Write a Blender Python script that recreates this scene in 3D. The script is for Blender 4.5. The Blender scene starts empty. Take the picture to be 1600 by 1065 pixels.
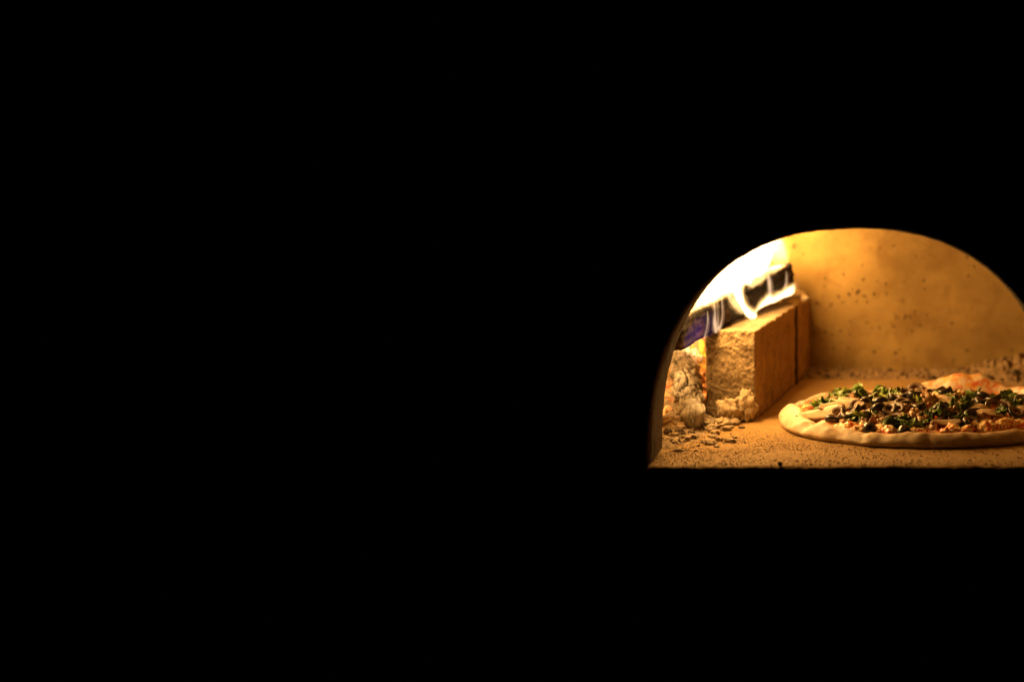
import bpy, bmesh, math, random
import numpy as np
from mathutils import Vector, Matrix, noise, Euler

random.seed(7)
sc = bpy.context.scene
COL = sc.collection
PI = math.pi

# ------------------------------------------------------------------ camera
F_PX, CX, CY, W_PX = 3472.0, 1310.0, 532.5, 1600.0     # focal length and principal point in photograph pixels
CAM_H, PITCH = 0.47, math.radians(7.434)
cam_d = bpy.data.cameras.new('camera')
cam = bpy.data.objects.new('camera', cam_d)
COL.objects.link(cam)
cam.location = (0, 0, CAM_H)
cam.rotation_euler = (PI / 2 - PITCH, 0, 0)
cam_d.sensor_fit = 'HORIZONTAL'
cam_d.sensor_width = 36.0
cam_d.lens = 36.0 * F_PX / W_PX
cam_d.shift_x = (W_PX / 2 - CX) / W_PX
cam_d.clip_start = 0.05
cam_d.clip_end = 50
cam_d.dof.use_dof = True
cam_d.dof.focus_distance = 2.74
cam_d.dof.aperture_fstop = 2.6
sc.camera = cam

# ------------------------------------------------------------------ world, exposure
world = bpy.data.worlds.new('World')
sc.world = world
world.use_nodes = True
bg = world.node_tree.nodes['Background']
bg.inputs[0].default_value = (0, 0, 0, 1)
bg.inputs[1].default_value = 0.0
vs = sc.view_settings
vs.view_transform = 'Standard'
vs.look = 'None'
vs.exposure = 0.2
vs.gamma = 1.0
vs.use_curve_mapping = False
sc.cycles.max_bounces = 10
sc.cycles.diffuse_bounces = 7
sc.cycles.transparent_max_bounces = 24
sc.cycles.volume_bounces = 0
sc.cycles.use_denoising = True
sc.cycles.sample_clamp_indirect = 6.0
FIRE = (1.0, 0.545, 0.165)


def ray(px, py):
    a, b = (px - CX) / F_PX, (CY - py) / F_PX
    c, s = math.cos(PITCH), math.sin(PITCH)
    return Vector((a, c + b * s, -s + b * c))


def at_z(px, py, z=0.0):
    r = ray(px, py)
    return Vector((0, 0, CAM_H)) + r * ((z - CAM_H) / r.z)


def at_y(px, py, y):
    r = ray(px, py)
    return Vector((0, 0, CAM_H)) + r * (y / r.y)


def lamp(name, loc, power, radius, color=FIRE):
    d = bpy.data.lights.new(name, 'POINT')
    d.energy, d.shadow_soft_size, d.color = power, radius, color
    o = bpy.data.objects.new(name, d)
    COL.objects.link(o)
    o.location = loc
    return o


# the fire's own light, sitting inside the flames over the charred log and in the ember bed, plus added fill
lamp('fire_light', at_y(1104, 418, 2.80), 3.3, 0.024)
lamp('fire_light', at_y(1066, 440, 2.705), 2.3, 0.022)  # added forward, unseen behind the left jamb, to brighten the pizza front
lamp('fire_light', at_y(1155, 405, 2.94), 2.1, 0.022)
lamp('fire_light', at_y(1208, 402, 3.10), 4.4, 0.020)
lamp('fire_light', at_y(1024, 550, 2.82), 0.3, 0.020)  # low fill added out of view behind the left jamb
lamp('ember_light', at_y(1082, 538, 2.95), 0.12, 0.012, (1.0, 0.50, 0.18))


# ------------------------------------------------------------------ helpers
def link(name, me, mat=None, parent=None, smooth=True):
    o = bpy.data.objects.new(name, me)
    COL.objects.link(o)
    if mat is not None:
        for m in (mat if isinstance(mat, (list, tuple)) else [mat]):
            if m.name not in [x.name for x in me.materials if x]:
                me.materials.append(m)
    if smooth:
        me.polygons.foreach_set('use_smooth', [True] * len(me.polygons))
    if parent:
        o.parent = parent
    return o


def mesh(name, verts, faces, mat=None, parent=None, smooth=True):
    me = bpy.data.meshes.new(name)
    me.from_pydata([tuple(v) for v in verts], [], faces)
    me.update()
    return link(name, me, mat, parent, smooth)


def empty(name, loc=(0, 0, 0)):
    o = bpy.data.objects.new(name, None)
    COL.objects.link(o)
    o.location = loc
    o.empty_display_size = 0.02
    return o


def tag(o, label=None, cat=None, group=None, kind=None):
    if label: o['label'] = label
    if cat: o['category'] = cat
    if group: o['group'] = group
    if kind: o['kind'] = kind
    return o


def attr(o, name, vals):
    a = o.data.attributes.new(name, 'FLOAT', 'POINT')
    a.data.foreach_set('value', list(vals))


def nz(p, f, seed=0.0):
    return noise.noise(Vector((p[0] * f + seed, p[1] * f + seed * 1.7, p[2] * f - seed)))


def fbm(p, f, seed=0.0, octs=4):
    s, a, t = 0.0, 1.0, 0.0
    for _ in range(octs):
        s += a * nz(p, f, seed); t += a
        f *= 2.03; a *= 0.55; seed += 3.1
    return s / t


def nvec(p, f, seed=0.0):
    return Vector((nz(p, f, seed), nz(p, f, seed + 11.3), nz(p, f, seed + 27.9)))


def smooth01(x, a, b):
    t = min(1.0, max(0.0, (x - a) / (b - a)))
    return t * t * (3 - 2 * t)


# ------------------------------------------------------------------ materials
class NT:
    def __init__(self, name):
        self.m = bpy.data.materials.new(name)
        self.m.use_nodes = True
        self.t = self.m.node_tree
        self.t.nodes.clear()
        self.out = self.t.nodes.new('ShaderNodeOutputMaterial')
        self.tc = None

    def n(self, kind, **kw):
        nd = self.t.nodes.new(kind)
        for k, v in kw.items():
            setattr(nd, k, v)
        return nd

    def set(self, sock, v):
        if isinstance(v, bpy.types.NodeSocket):
            self.t.links.new(v, sock)
        elif isinstance(v, (tuple, list)) and len(v) == 3 and sock.type == 'RGBA':
            sock.default_value = (*v, 1)
        else:
            sock.default_value = v

    def co(self):
        if self.tc is None:
            self.tc = self.n('ShaderNodeTexCoord').outputs['Object']
        return self.tc

    def mapped(self, scale=(1, 1, 1), loc=(0, 0, 0)):
        mp = self.n('ShaderNodeMapping')
        self.set(mp.inputs['Vector'], self.co())
        mp.inputs['Scale'].default_value = scale
        mp.inputs['Location'].default_value = loc
        return mp.outputs[0]

    def noise(self, scale, detail=4, rough=0.55, vec=None, dist=0.0):
        t = self.n('ShaderNodeTexNoise')
        self.set(t.inputs['Vector'], vec if vec is not None else self.co())
        t.inputs['Scale'].default_value = scale
        t.inputs['Detail'].default_value = detail
        t.inputs['Roughness'].default_value = rough
        t.inputs['Distortion'].default_value = dist
        return t.outputs['Fac']

    def vor(self, scale, feature='F1', vec=None, out='Distance', rnd=1.0):
        t = self.n('ShaderNodeTexVoronoi', feature=feature)
        self.set(t.inputs['Vector'], vec if vec is not None else self.co())
        t.inputs['Scale'].default_value = scale
        t.inputs['Randomness'].default_value = rnd
        return t.outputs[out]

    def rng(self, v, a, b, c=0.0, d=1.0, smooth=False):
        t = self.n('ShaderNodeMapRange')
        if smooth: t.interpolation_type = 'SMOOTHSTEP'
        self.set(t.inputs['Value'], v)
        for i, x in zip((1, 2, 3, 4), (a, b, c, d)):
            t.inputs[i].default_value = x
        return t.outputs[0]

    def math(self, op, a, b=0.0):
        t = self.n('ShaderNodeMath', operation=op)
        self.set(t.inputs[0], a); self.set(t.inputs[1], b)
        return t.outputs[0]

    def mix(self, fac, a, b, mode='MIX'):
        t = self.n('ShaderNodeMix', data_type='RGBA', blend_type=mode)
        self.set(t.inputs[0], fac); self.set(t.inputs[6], a); self.set(t.inputs[7], b)
        return t.outputs[2]

    def attr(self, name):
        t = self.n('ShaderNodeAttribute', attribute_name=name)
        return t.outputs['Fac']

    def rand(self):
        return self.n('ShaderNodeObjectInfo').outputs['Random']

    def bump(self, h, strength=0.5, dist=0.001, prev=None):
        t = self.n('ShaderNodeBump')
        t.inputs['Strength'].default_value = strength
        t.inputs['Distance'].default_value = dist
        self.set(t.inputs['Height'], h)
        if prev is not None: self.set(t.inputs['Normal'], prev)
        return t.outputs[0]

    def bsdf(self, col, rough=0.8, spec=0.3, normal=None, sss=0.0, sssr=(0.004, 0.002, 0.001), emit=None, estr=0.0, coat=0.0, tone=0.66):
        b = self.n('ShaderNodeBsdfPrincipled')
        if tone != 1.0: col = self.mix(1.0, col, (tone, tone, tone), 'MULTIPLY')
        self.set(b.inputs['Base Color'], col)
        self.set(b.inputs['Roughness'], rough)
        self.set(b.inputs['Specular IOR Level'], spec)
        if normal is not None: self.set(b.inputs['Normal'], normal)
        if sss:
            b.inputs['Subsurface Weight'].default_value = sss
            b.inputs['Subsurface Radius'].default_value = sssr
            b.inputs['Subsurface Scale'].default_value = 1.0
        if emit is not None:
            self.set(b.inputs['Emission Color'], emit)
            self.set(b.inputs['Emission Strength'], estr)
        if coat: b.inputs['Coat Weight'].default_value = coat
        self.t.links.new(b.outputs[0], self.out.inputs['Surface'])
        return self.m


def mat_wall():
    k = NT('refractory_plaster')
    big = k.noise(8.0, 6, 0.65)
    col = k.mix(k.rng(big, 0.32, 0.68), (0.235, 0.148, 0.046), (0.40, 0.262, 0.085))
    mid = k.noise(22.0, 4, 0.6, dist=0.4)
    col = k.mix(k.rng(mid, 0.46, 0.68, 0, 0.55, True), col, (0.19, 0.105, 0.026))
    # pores: sparse cells, gathered in patches
    warp = k.n('ShaderNodeVectorMath', operation='ADD')
    nt = k.n('ShaderNodeTexNoise'); k.set(nt.inputs['Vector'], k.co()); nt.inputs['Scale'].default_value = 60
    sc_ = k.n('ShaderNodeVectorMath', operation='SCALE'); k.set(sc_.inputs[0], nt.outputs['Color']); sc_.inputs['Scale'].default_value = 0.016
    k.set(warp.inputs[0], k.co()); k.set(warp.inputs[1], sc_.outputs[0])
    v = k.n('ShaderNodeTexVoronoi'); k.set(v.inputs['Vector'], warp.outputs[0]); v.inputs['Scale'].default_value = 92
    gate = k.n('ShaderNodeSeparateColor'); k.set(gate.inputs[0], v.outputs['Color'])
    dv = k.n('ShaderNodeVectorMath', operation='DISTANCE')
    k.set(dv.inputs[0], k.mapped((1, 0.3, 1.5))); dv.inputs[1].default_value = (0.035, 0.96, 0.095)
    patch = k.math('ADD', k.rng(dv.outputs['Value'], 0.02, 0.17, 0.42, 0.0, True), k.math('MULTIPLY', k.noise(9, 3), 0.5))
    lim = k.rng(patch, 0.22, 0.56, 0.06, 0.95, True)
    on = k.math('LESS_THAN', gate.outputs[0], lim)
    size = k.rng(gate.outputs[1], 0, 1, 0.12, 0.33)
    d = k.math('DIVIDE', v.outputs['Distance'], size)
    pit = k.math('MULTIPLY', k.rng(d, 0.6, 1.1, 1, 0, True), on)
    col = k.mix(k.math('MULTIPLY', pit, k.rng(gate.outputs[2], 0, 1, 0.35, 0.9)), col, (0.10, 0.06, 0.022))
    blot = k.noise(11.0, 5, 0.65, vec=k.mapped(loc=(1.7, 0.2, 0.9)), dist=0.6)
    col = k.mix(k.rng(blot, 0.55, 0.74, 0, 0.55, True), col, (0.13, 0.075, 0.025))
    nrm = k.bump(k.noise(90, 6, 0.6), 0.35, 0.002)
    nrm = k.bump(pit, 0.8, -0.002, nrm)
    return k.bsdf(col, 0.88, 0.2, nrm)


def mat_jamb():
    k = NT('sooty_cast_concrete')
    col = k.mix(k.noise(18, 5), (0.05, 0.032, 0.014), (0.12, 0.075, 0.035))
    v = k.n('ShaderNodeTexVoronoi'); k.set(v.inputs['Vector'], k.co()); v.inputs['Scale'].default_value = 150
    g = k.n('ShaderNodeSeparateColor'); k.set(g.inputs[0], v.outputs['Color'])
    pit = k.math('MULTIPLY', k.rng(v.outputs['Distance'], 0.1, 0.35, 1, 0), k.math('LESS_THAN', g.outputs[0], 0.35))
    col = k.mix(pit, col, (0.015, 0.011, 0.007))
    nrm = k.bump(k.noise(160, 5), 0.5, 0.002)
    return k.bsdf(col, 0.9, 0.15, k.bump(pit, 0.8, -0.002, nrm))


def mat_floor():
    k = NT('hearth_stone')
    col = k.mix(k.rng(k.noise(9, 5, 0.6), 0.35, 0.65), (0.44, 0.26, 0.085), (0.60, 0.38, 0.14))
    col = k.mix(k.rng(k.noise(26, 5, 0.65, dist=0.5), 0.56, 0.72, 0, 0.7, True), col, (0.34, 0.17, 0.065))
    gr = k.noise(900, 2, 0.7)
    col = k.mix(k.rng(gr, 0.36, 0.66, 0.0, 1.0), k.mix(0.40, col, (0.12, 0.075, 0.035)), col)
    v = k.n('ShaderNodeTexVoronoi'); k.set(v.inputs['Vector'], k.mapped((1, 0.8, 1))); v.inputs['Scale'].default_value = 230
    g = k.n('ShaderNodeSeparateColor'); k.set(g.inputs[0], v.outputs['Color'])
    speck = k.math('MULTIPLY', k.rng(v.outputs['Distance'], 0.12, 0.34, 1, 0, True), k.math('LESS_THAN', g.outputs[0], k.rng(k.noise(14, 3), 0.4, 0.7, 0.01, 0.14)))
    col = k.mix(k.math('MULTIPLY', speck, 0.9), col, (0.05, 0.03, 0.015))
    nrm = k.bump(k.noise(700, 3, 0.7), 0.6, 0.001)
    return k.bsdf(col, 0.9, 0.2, k.bump(speck, 0.6, -0.001, nrm))


def mat_ash(name='wood_ash', c1=(0.42, 0.31, 0.20), c2=(0.66, 0.54, 0.40), dark=(0.10, 0.07, 0.045), dk=0.60, glow=0.0, unit=1.0):
    k = NT(name)
    col = k.mix(k.rng(k.noise(55 * unit, 6, 0.65), 0.36, 0.66), c1, c2)
    sp = k.noise(310 * unit, 4, 0.7)
    col = k.mix(k.rng(sp, dk, dk + 0.12), col, dark)
    nrm = k.bump(k.noise(240 * unit, 6, 0.7), 0.8, 0.002)
    if glow:
        g = k.rng(k.noise(70, 3, 0.5, dist=0.8), 0.40, 0.62, 0, 1, True)
        return k.bsdf(col, 0.95, 0.1, nrm, emit=k.mix(g, (1.0, 0.10, 0.005), (1.0, 0.34, 0.05)), estr=k.math('MULTIPLY', g, glow))
    return k.bsdf(col, 0.95, 0.1, nrm)


def mat_brick(name, c1, c2, c3, raw=False):
    k = NT(name)
    col = k.mix(k.rng(k.noise(30, 6, 0.65), 0.36, 0.64), c1, c2)
    st = k.noise(26, 6, 0.72, dist=0.5, vec=k.mapped((0.5, 1, 1)))
    col = k.mix(k.rng(st, 0.50, 0.70, 0, 0.8, True), col, c3)
    fg = k.noise(330, 4, 0.7)
    col = k.mix(k.rng(fg, 0.42, 0.62, 0.7 if raw else 0.45, 0), col, k.mix(0.6, col, (0.05, 0.03, 0.012)))
    v = k.n('ShaderNodeTexVoronoi'); k.set(v.inputs['Vector'], k.co()); v.inputs['Scale'].default_value = 150
    g = k.n('ShaderNodeSeparateColor'); k.set(g.inputs[0], v.outputs['Color'])
    pit = k.math('MULTIPLY', k.rng(v.outputs['Distance'], 0.1, 0.3, 1, 0), k.math('LESS_THAN', g.outputs[0], 0.22))
    col = k.mix(k.math('MULTIPLY', pit, 0.8), col, (0.07, 0.04, 0.02))
    nrm = k.bump(k.noise(240, 6, 0.72), 0.8, 0.0014 if raw else 0.001)
    return k.bsdf(col, 0.9, 0.2, k.bump(pit, 0.6, -0.001, nrm))


def mat_char():
    k = NT('charred_wood')
    gr = k.noise(40, 5, 0.6, vec=k.mapped((0.12, 1, 1)))
    col = k.mix(k.rng(gr, 0.4, 0.65), (0.005, 0.004, 0.0035), (0.020, 0.012, 0.008))
    pat = k.noise(20, 4, 0.6)
    col = k.mix(k.rng(pat, 0.52, 0.70, 0, 0.75, True), col, (0.075, 0.038, 0.016))
    up = k.attr('ashy')
    col = k.mix(k.math('MULTIPLY', up, k.rng(k.noise(120, 4), 0.3, 0.55)), col, (0.58, 0.50, 0.42))
    nrm = k.bump(gr, 0.7, 0.003)
    return k.bsdf(col, 0.92, 0.10, k.bump(k.noise(90, 5, 0.7), 0.6, 0.002, nrm))


def mat_burnt():
    k = NT('ash_coated_charcoal')
    fine = k.noise(190, 4, 0.6, vec=k.mapped((1, 0.2, 0.35)))
    col = k.mix(k.rng(k.noise(45, 5, 0.6), 0.36, 0.64), (0.34, 0.31, 0.265), (0.70, 0.66, 0.59))
    col = k.mix(k.rng(fine, 0.48, 0.66, 0, 0.7), col, (0.13, 0.11, 0.09))
    col = k.mix(k.attr('crack'), col, (0.02, 0.014, 0.01))
    nrm = k.bump(fine, 0.7, 0.0018)
    return k.bsdf(col, 0.95, 0.1, k.bump(k.noise(300, 4, 0.7), 0.4, 0.001, nrm), tone=0.85)


def mat_ember():
    k = NT('glowing_ember')
    cr = k.vor(75, 'DISTANCE_TO_EDGE')
    g = k.math('MULTIPLY', k.rng(cr, 0.0, 0.16, 1, 0, True), k.rng(k.noise(40, 3), 0.38, 0.6))
    base = k.mix(k.noise(90, 5), (0.50, 0.36, 0.27), (0.74, 0.62, 0.52))
    em = k.mix(g, (1.0, 0.09, 0.004), (1.0, 0.44, 0.03))
    est = k.math('ADD', k.math('MULTIPLY', g, 0.8), k.rng(k.noise(60, 2), 0.45, 0.7, 0.0, 0.5))
    return k.bsdf(base, 0.95, 0.1, k.bump(k.noise(220, 5, 0.7), 0.6, 0.0015), emit=em, estr=est)


def mat_ember_hot():
    k = NT('yellow_hot_ember')
    cr = k.vor(58, 'DISTANCE_TO_EDGE', vec=k.mapped((1, 1, 0.6)))
    g = k.rng(cr, 0.01, 0.20, 1, 0, True)
    return k.bsdf((0.35, 0.2, 0.12), 0.95, 0.1, None, emit=k.mix(g, (1.0, 0.17, 0.012), (1.0, 0.72, 0.02)), estr=k.rng(g, 0, 1, 0.75, 1.35))


def mat_flame(name, col, strength):
    k = NT(name)
    e = k.n('ShaderNodeEmission')
    e.inputs['Color'].default_value = (*col, 1)
    e.inputs['Strength'].default_value = strength
    k.t.links.new(e.outputs[0], k.out.inputs['Volume'])
    return k.m


def mat_dough():
    k = NT('pizza_dough')
    col = k.mix(k.rng(k.noise(28, 5, 0.6), 0.36, 0.66), (0.70, 0.54, 0.335), (0.78, 0.65, 0.45))
    col = k.mix(k.rng(k.noise(60, 5, 0.6, dist=0.5), 0.52, 0.68, 0, 0.75, True), col, (0.60, 0.35, 0.13))
    stain = k.math('MULTIPLY', k.attr('stain'), k.rng(k.noise(95, 5, 0.65, dist=0.5), 0.42, 0.58, 0, 1, True))
    red = k.mix(k.rng(k.noise(70, 4), 0.4, 0.62), (0.64, 0.11, 0.02), (0.84, 0.48, 0.11))
    col = k.mix(stain, col, red)
    dot = k.rng(k.noise(150, 3), 0.69, 0.74, 0, 0.7)
    col = k.mix(dot, col, (0.62, 0.27, 0.07))
    col = k.mix(k.rng(k.noise(36, 5, 0.7, vec=k.mapped(loc=(3, 1, 2))), 0.60, 0.70, 0, 0.55, True), col, (0.66, 0.36, 0.11))
    rough = k.rng(k.attr('stain'), 0, 1, 0.62, 0.38)
    nrm = k.bump(k.noise(110, 5, 0.6), 0.30, 0.0015)
    return k.bsdf(col, rough, 0.35, k.bump(k.noise(420, 3, 0.6), 0.25, 0.0006, nrm), sss=0.15, tone=0.70)


def mat_cheese():
    k = NT('melted_cheese_and_sauce')
    col = k.mix(k.rng(k.noise(60, 4), 0.35, 0.65), (0.78, 0.52, 0.20), (0.86, 0.68, 0.36))
    s = k.rng(k.noise(48, 4, 0.6, dist=0.7), 0.42, 0.52, 0, 1, True)
    col = k.mix(s, col, (0.56, 0.06, 0.010))
    col = k.mix(k.rng(k.noise(130, 4), 0.62, 0.75, 0, 0.8), col, (0.34, 0.09, 0.02))
    return k.bsdf(col, 0.33, 0.5, k.bump(k.noise(150, 4), 0.4, 0.002), sss=0.15, tone=0.76)


def mat_clump():
    k = NT('browned_cheese_clump')
    col = k.mix(k.rng(k.noise(1.3, 4), 0.35, 0.62), (0.90, 0.78, 0.50), (0.88, 0.62, 0.22))
    col = k.mix(k.rng(k.noise(1.1, 4, 0.6, dist=0.7), 0.46, 0.56, 0, 0.92, True), col, (0.62, 0.085, 0.014))
    return k.bsdf(col, 0.32, 0.5, k.bump(k.noise(3.5, 4), 0.5, 0.0012), sss=0.2, tone=1.0)


def mat_simple(name, c1, c2, scale, rough, spec, bump, bs, sss=0.0, c3=None, c3t=0.6):
    k = NT(name)
    col = k.mix(k.rng(k.noise(scale, 4, 0.6), 0.35, 0.65), c1, c2)
    if c3: col = k.mix(k.rng(k.noise(scale * 2.3, 4, 0.6), c3t, c3t + 0.12), col, c3)
    col = k.mix(k.rng(k.rand(), 0, 1, 0, 0.30), col, k.mix(0.5, col, (0, 0, 0)))
    return k.bsdf(col, rough, spec, k.bump(k.noise(bs, 4, 0.6), bump, 0.001), sss=sss, tone=0.9)


WALL, JAMB, FLOOR = mat_wall(), mat_jamb(), mat_floor()
ASH = mat_ash()
ASH_GLOW = mat_ash('glowing_ash', (0.46, 0.31, 0.21), (0.70, 0.56, 0.45), (0.14, 0.07, 0.04), 0.64, 1.5)
OLD_ASH = mat_ash('old_ash', (0.27, 0.175, 0.085), (0.46, 0.32, 0.17), (0.05, 0.032, 0.018), 0.52)
CLOD = mat_ash('ash_clod', (0.50, 0.37, 0.22), (0.70, 0.56, 0.38), (0.13, 0.09, 0.05), 0.60)
CRUMB = mat_ash('ash_crumb', (0.40, 0.29, 0.17), (0.64, 0.50, 0.33), (0.10, 0.07, 0.04), 0.60, unit=0.005)
CRUMB_DK = mat_ash('charcoal_bit', (0.08, 0.055, 0.035), (0.24, 0.17, 0.11), (0.02, 0.015, 0.01), 0.52, unit=0.005)
CRUMB_OLD = mat_ash('old_ash_lump', (0.27, 0.175, 0.085), (0.46, 0.32, 0.17), (0.05, 0.032, 0.018), 0.52, unit=0.005)
CHARCOAL = mat_ash('charcoal_crumb', (0.10, 0.07, 0.045), (0.30, 0.22, 0.14), (0.02, 0.015, 0.01), 0.52)
BRICK = mat_brick('fire_brick', (0.48, 0.265, 0.09), (0.66, 0.41, 0.16), (0.20, 0.09, 0.028))
BRICK_RAW = mat_brick('broken_fire_brick', (0.30, 0.21, 0.11), (0.48, 0.35, 0.19), (0.16, 0.10, 0.045), True)
CHAR, BURNT, EMBER, EMBER_HOT = mat_char(), mat_burnt(), mat_ember(), mat_ember_hot()
FLAME = mat_flame('flame', (1.0, 0.66, 0.30), 330.0)
FLAME_MD = mat_flame('flame_mid', (1.0, 0.60, 0.22), 70.0)
FLAME_TH = mat_flame('flame_thin', (1.0, 0.52, 0.15), 17.0)
WISP = mat_flame('flame_wisp', (1.0, 0.64, 0.36), 150.0)
WISP_TH = mat_flame('flame_wisp_edge', (1.0, 0.58, 0.30), 28.0)
BLUE = mat_flame('flame_blue', (0.05, 0.05, 1.0), 2.3)
DOUGH, CHEESE, CLUMP = mat_dough(), mat_cheese(), mat_clump()
OLIVE = mat_simple('olive_skin', (0.012, 0.010, 0.010), (0.03, 0.023, 0.02), 120, 0.28, 0.6, 0.15, 300)
OLIVE_CUT = mat_simple('olive_flesh', (0.12, 0.075, 0.045), (0.22, 0.145, 0.09), 200, 0.45, 0.4, 0.3, 400)
MUSH = mat_simple('mushroom_flesh', (0.66, 0.49, 0.30), (0.82, 0.66, 0.45), 70, 0.5, 0.4, 0.3, 250, 0.15, (0.36, 0.20, 0.09), 0.60)
MUSH_EDGE = mat_simple('mushroom_skin', (0.14, 0.07, 0.03), (0.36, 0.22, 0.11), 120, 0.5, 0.4, 0.3, 250)
SAUS = mat_simple('sausage', (0.36, 0.20, 0.09), (0.60, 0.38, 0.19), 1.8, 0.38, 0.5, 0.5, 6, 0.1, (0.20, 0.085, 0.035), 0.62)
LEAF = mat_simple('herb_leaf', (0.04, 0.085, 0.006), (0.17, 0.26, 0.020), 2.0, 0.42, 0.45, 0.3, 9)
LEAF_PALE = mat_simple('herb_stem', (0.20, 0.27, 0.03), (0.36, 0.40, 0.07), 2.0, 0.42, 0.45, 0.3, 9)

# ------------------------------------------------------------------ the oven: front wall with arched opening
Y_FRONT = at_z(1310, 728).y
Y_IN = Y_FRONT + 0.135
X_L = at_z(1015, 728).x
X_C = at_y(1337, 600, Y_FRONT).x
ARCH_A = X_C - X_L
ARCH_H = at_y(1337, 360, Y_FRONT).z
N_SUP = 2.32


def arch_pt(t, grow=0.0):
    """t 0..1 from the left foot over the crown to the right foot"""
    a = PI * (1 - t)
    c, s = math.cos(a), math.sin(a)
    x = math.copysign(abs(c) ** (2 / N_SUP), c) * (ARCH_A + grow)
    z = abs(s) ** (2 / N_SUP) * (ARCH_H + grow)
    return X_C + x, z


def build_front_wall():
    NA, ND = 220, 26
    V, Fc = [], []
    for j in range(ND + 1):                       # soffit and jambs of the arch
        y = Y_FRONT + (Y_IN - Y_FRONT) * j / ND
        edge = 0.004 * math.exp(-((j / ND) * 18)) + 0.003 * math.exp(-((1 - j / ND) * 18))
        for i in range(NA + 1):
            x, z = arch_pt(i / NA, -0.006 * j / ND * max(0.0, math.cos(PI * i / NA)) ** 0.7)
            p = (x, y, z)
            r = 0.0010 * fbm(p, 22, 3, 4) + 0.0014 * fbm(p, 110, 8, 3) - edge
            dx, dz = x - X_C, z
            L = math.hypot(dx / ARCH_A, dz / ARCH_H) + 1e-6
            nx, nzz = dx / ARCH_A / L, dz / ARCH_H / L
            V.append((x - nx * r, y + 0.002 * fbm(p, 30, 5, 3) * (1 if j in (0, ND) else 0.3), max(-0.02, z - nzz * r)))
            if i in (0, NA): V[-1] = (V[-1][0], V[-1][1], -0.02)
    for j in range(ND):
        for i in range(NA):
            a = j * (NA + 1) + i
            Fc.append((a, a + 1, a + NA + 2, a + NA + 1))
    # front and back faces: strips out to a rectangle
    xl, xr, zt, zb = -2.2, 2.2, 1.6, -1.4
    def outer(t):
        x, z = arch_pt(t)
        dx, dz = x - X_C, z
        k = 1e9
        if dx < 0: k = min(k, (xl - X_C) / dx)
        if dx > 0: k = min(k, (xr - X_C) / dx)
        if dz > 1e-6: k = min(k, zt / dz)
        return X_C + dx * k, dz * k
    for j, y in ((0, None), (ND, None)):
        base = len(V)
        yy = Y_FRONT if j == 0 else Y_IN
        for i in range(NA + 1):
            x, z = outer(i / NA)
            V.append((x, yy, max(z, 0.0) if i not in (0, NA) else -0.02))
        for i in range(NA):
            a, b = j * (NA + 1) + i, base + i
            Fc.append((a, b, b + 1, a + 1) if j == 0 else (a, a + 1, b + 1, b))
    o = mesh('oven_front_wall', V, Fc, [JAMB, WALL], smooth=True)
    for f in o.data.polygons[len(Fc) - NA:]: f.material_index = 1
    tag(o, kind='structure')
    # the wall carries on below the hearth
    b = len(V)
    o2 = mesh('oven_base_wall', [(xl, Y_FRONT, -1.4), (xr, Y_FRONT, -1.4), (xr, Y_FRONT, -0.034), (xl, Y_FRONT, -0.034),
                                 (xl, Y_IN, -1.4), (xr, Y_IN, -1.4), (xr, Y_IN, -0.034), (xl, Y_IN, -0.034)],
              [(0, 1, 2, 3), (5, 4, 7, 6), (3, 2, 6, 7), (1, 0, 4, 5), (0, 3, 7, 4), (2, 1, 5, 6)], JAMB, smooth=False)
    tag(o2, kind='structure')


build_front_wall()

# dome: half super-ellipsoid behind the front wall
D_A, D_C = 0.46, 0.335
D_B = at_z(1300, 587).y - Y_IN + 0.004
D_X = X_C + 0.0


def build_dome():
    NU, NV = 150, 90
    p = 3.4
    V, Fc = [], []
    for j in range(NV + 1):
        el = (PI / 2) * j / NV                      # 0 floor .. crown
        for i in range(NU + 1):
            az = PI * i / NU                         # 0 right .. pi left, bulging to +y
            dx, dy, dz = math.cos(el) * math.cos(az), math.cos(el) * math.sin(az), math.sin(el)
            k = (abs(dx / D_A) ** p + abs(dy / D_B) ** p + abs(dz / D_C) ** p) ** (-1 / p)
            P = Vector((D_X + dx * k, Y_IN + dy * k, dz * k))
            w = 0.006 * fbm(P, 4, 2, 3) + 0.0015 * fbm(P, 26, 6, 3)
            P -= Vector((dx, dy, dz)) * w
            if j == 0: P.z = -0.015
            if i in (0, NU): P.y = Y_IN - 0.004
            V.append(P)
    for j in range(NV):
        for i in range(NU):
            a = j * (NU + 1) + i
            Fc.append((a, a + 1, a + NU + 2, a + NU + 1))
    tag(mesh('oven_dome', V, Fc, WALL), kind='structure')


build_dome()


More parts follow.
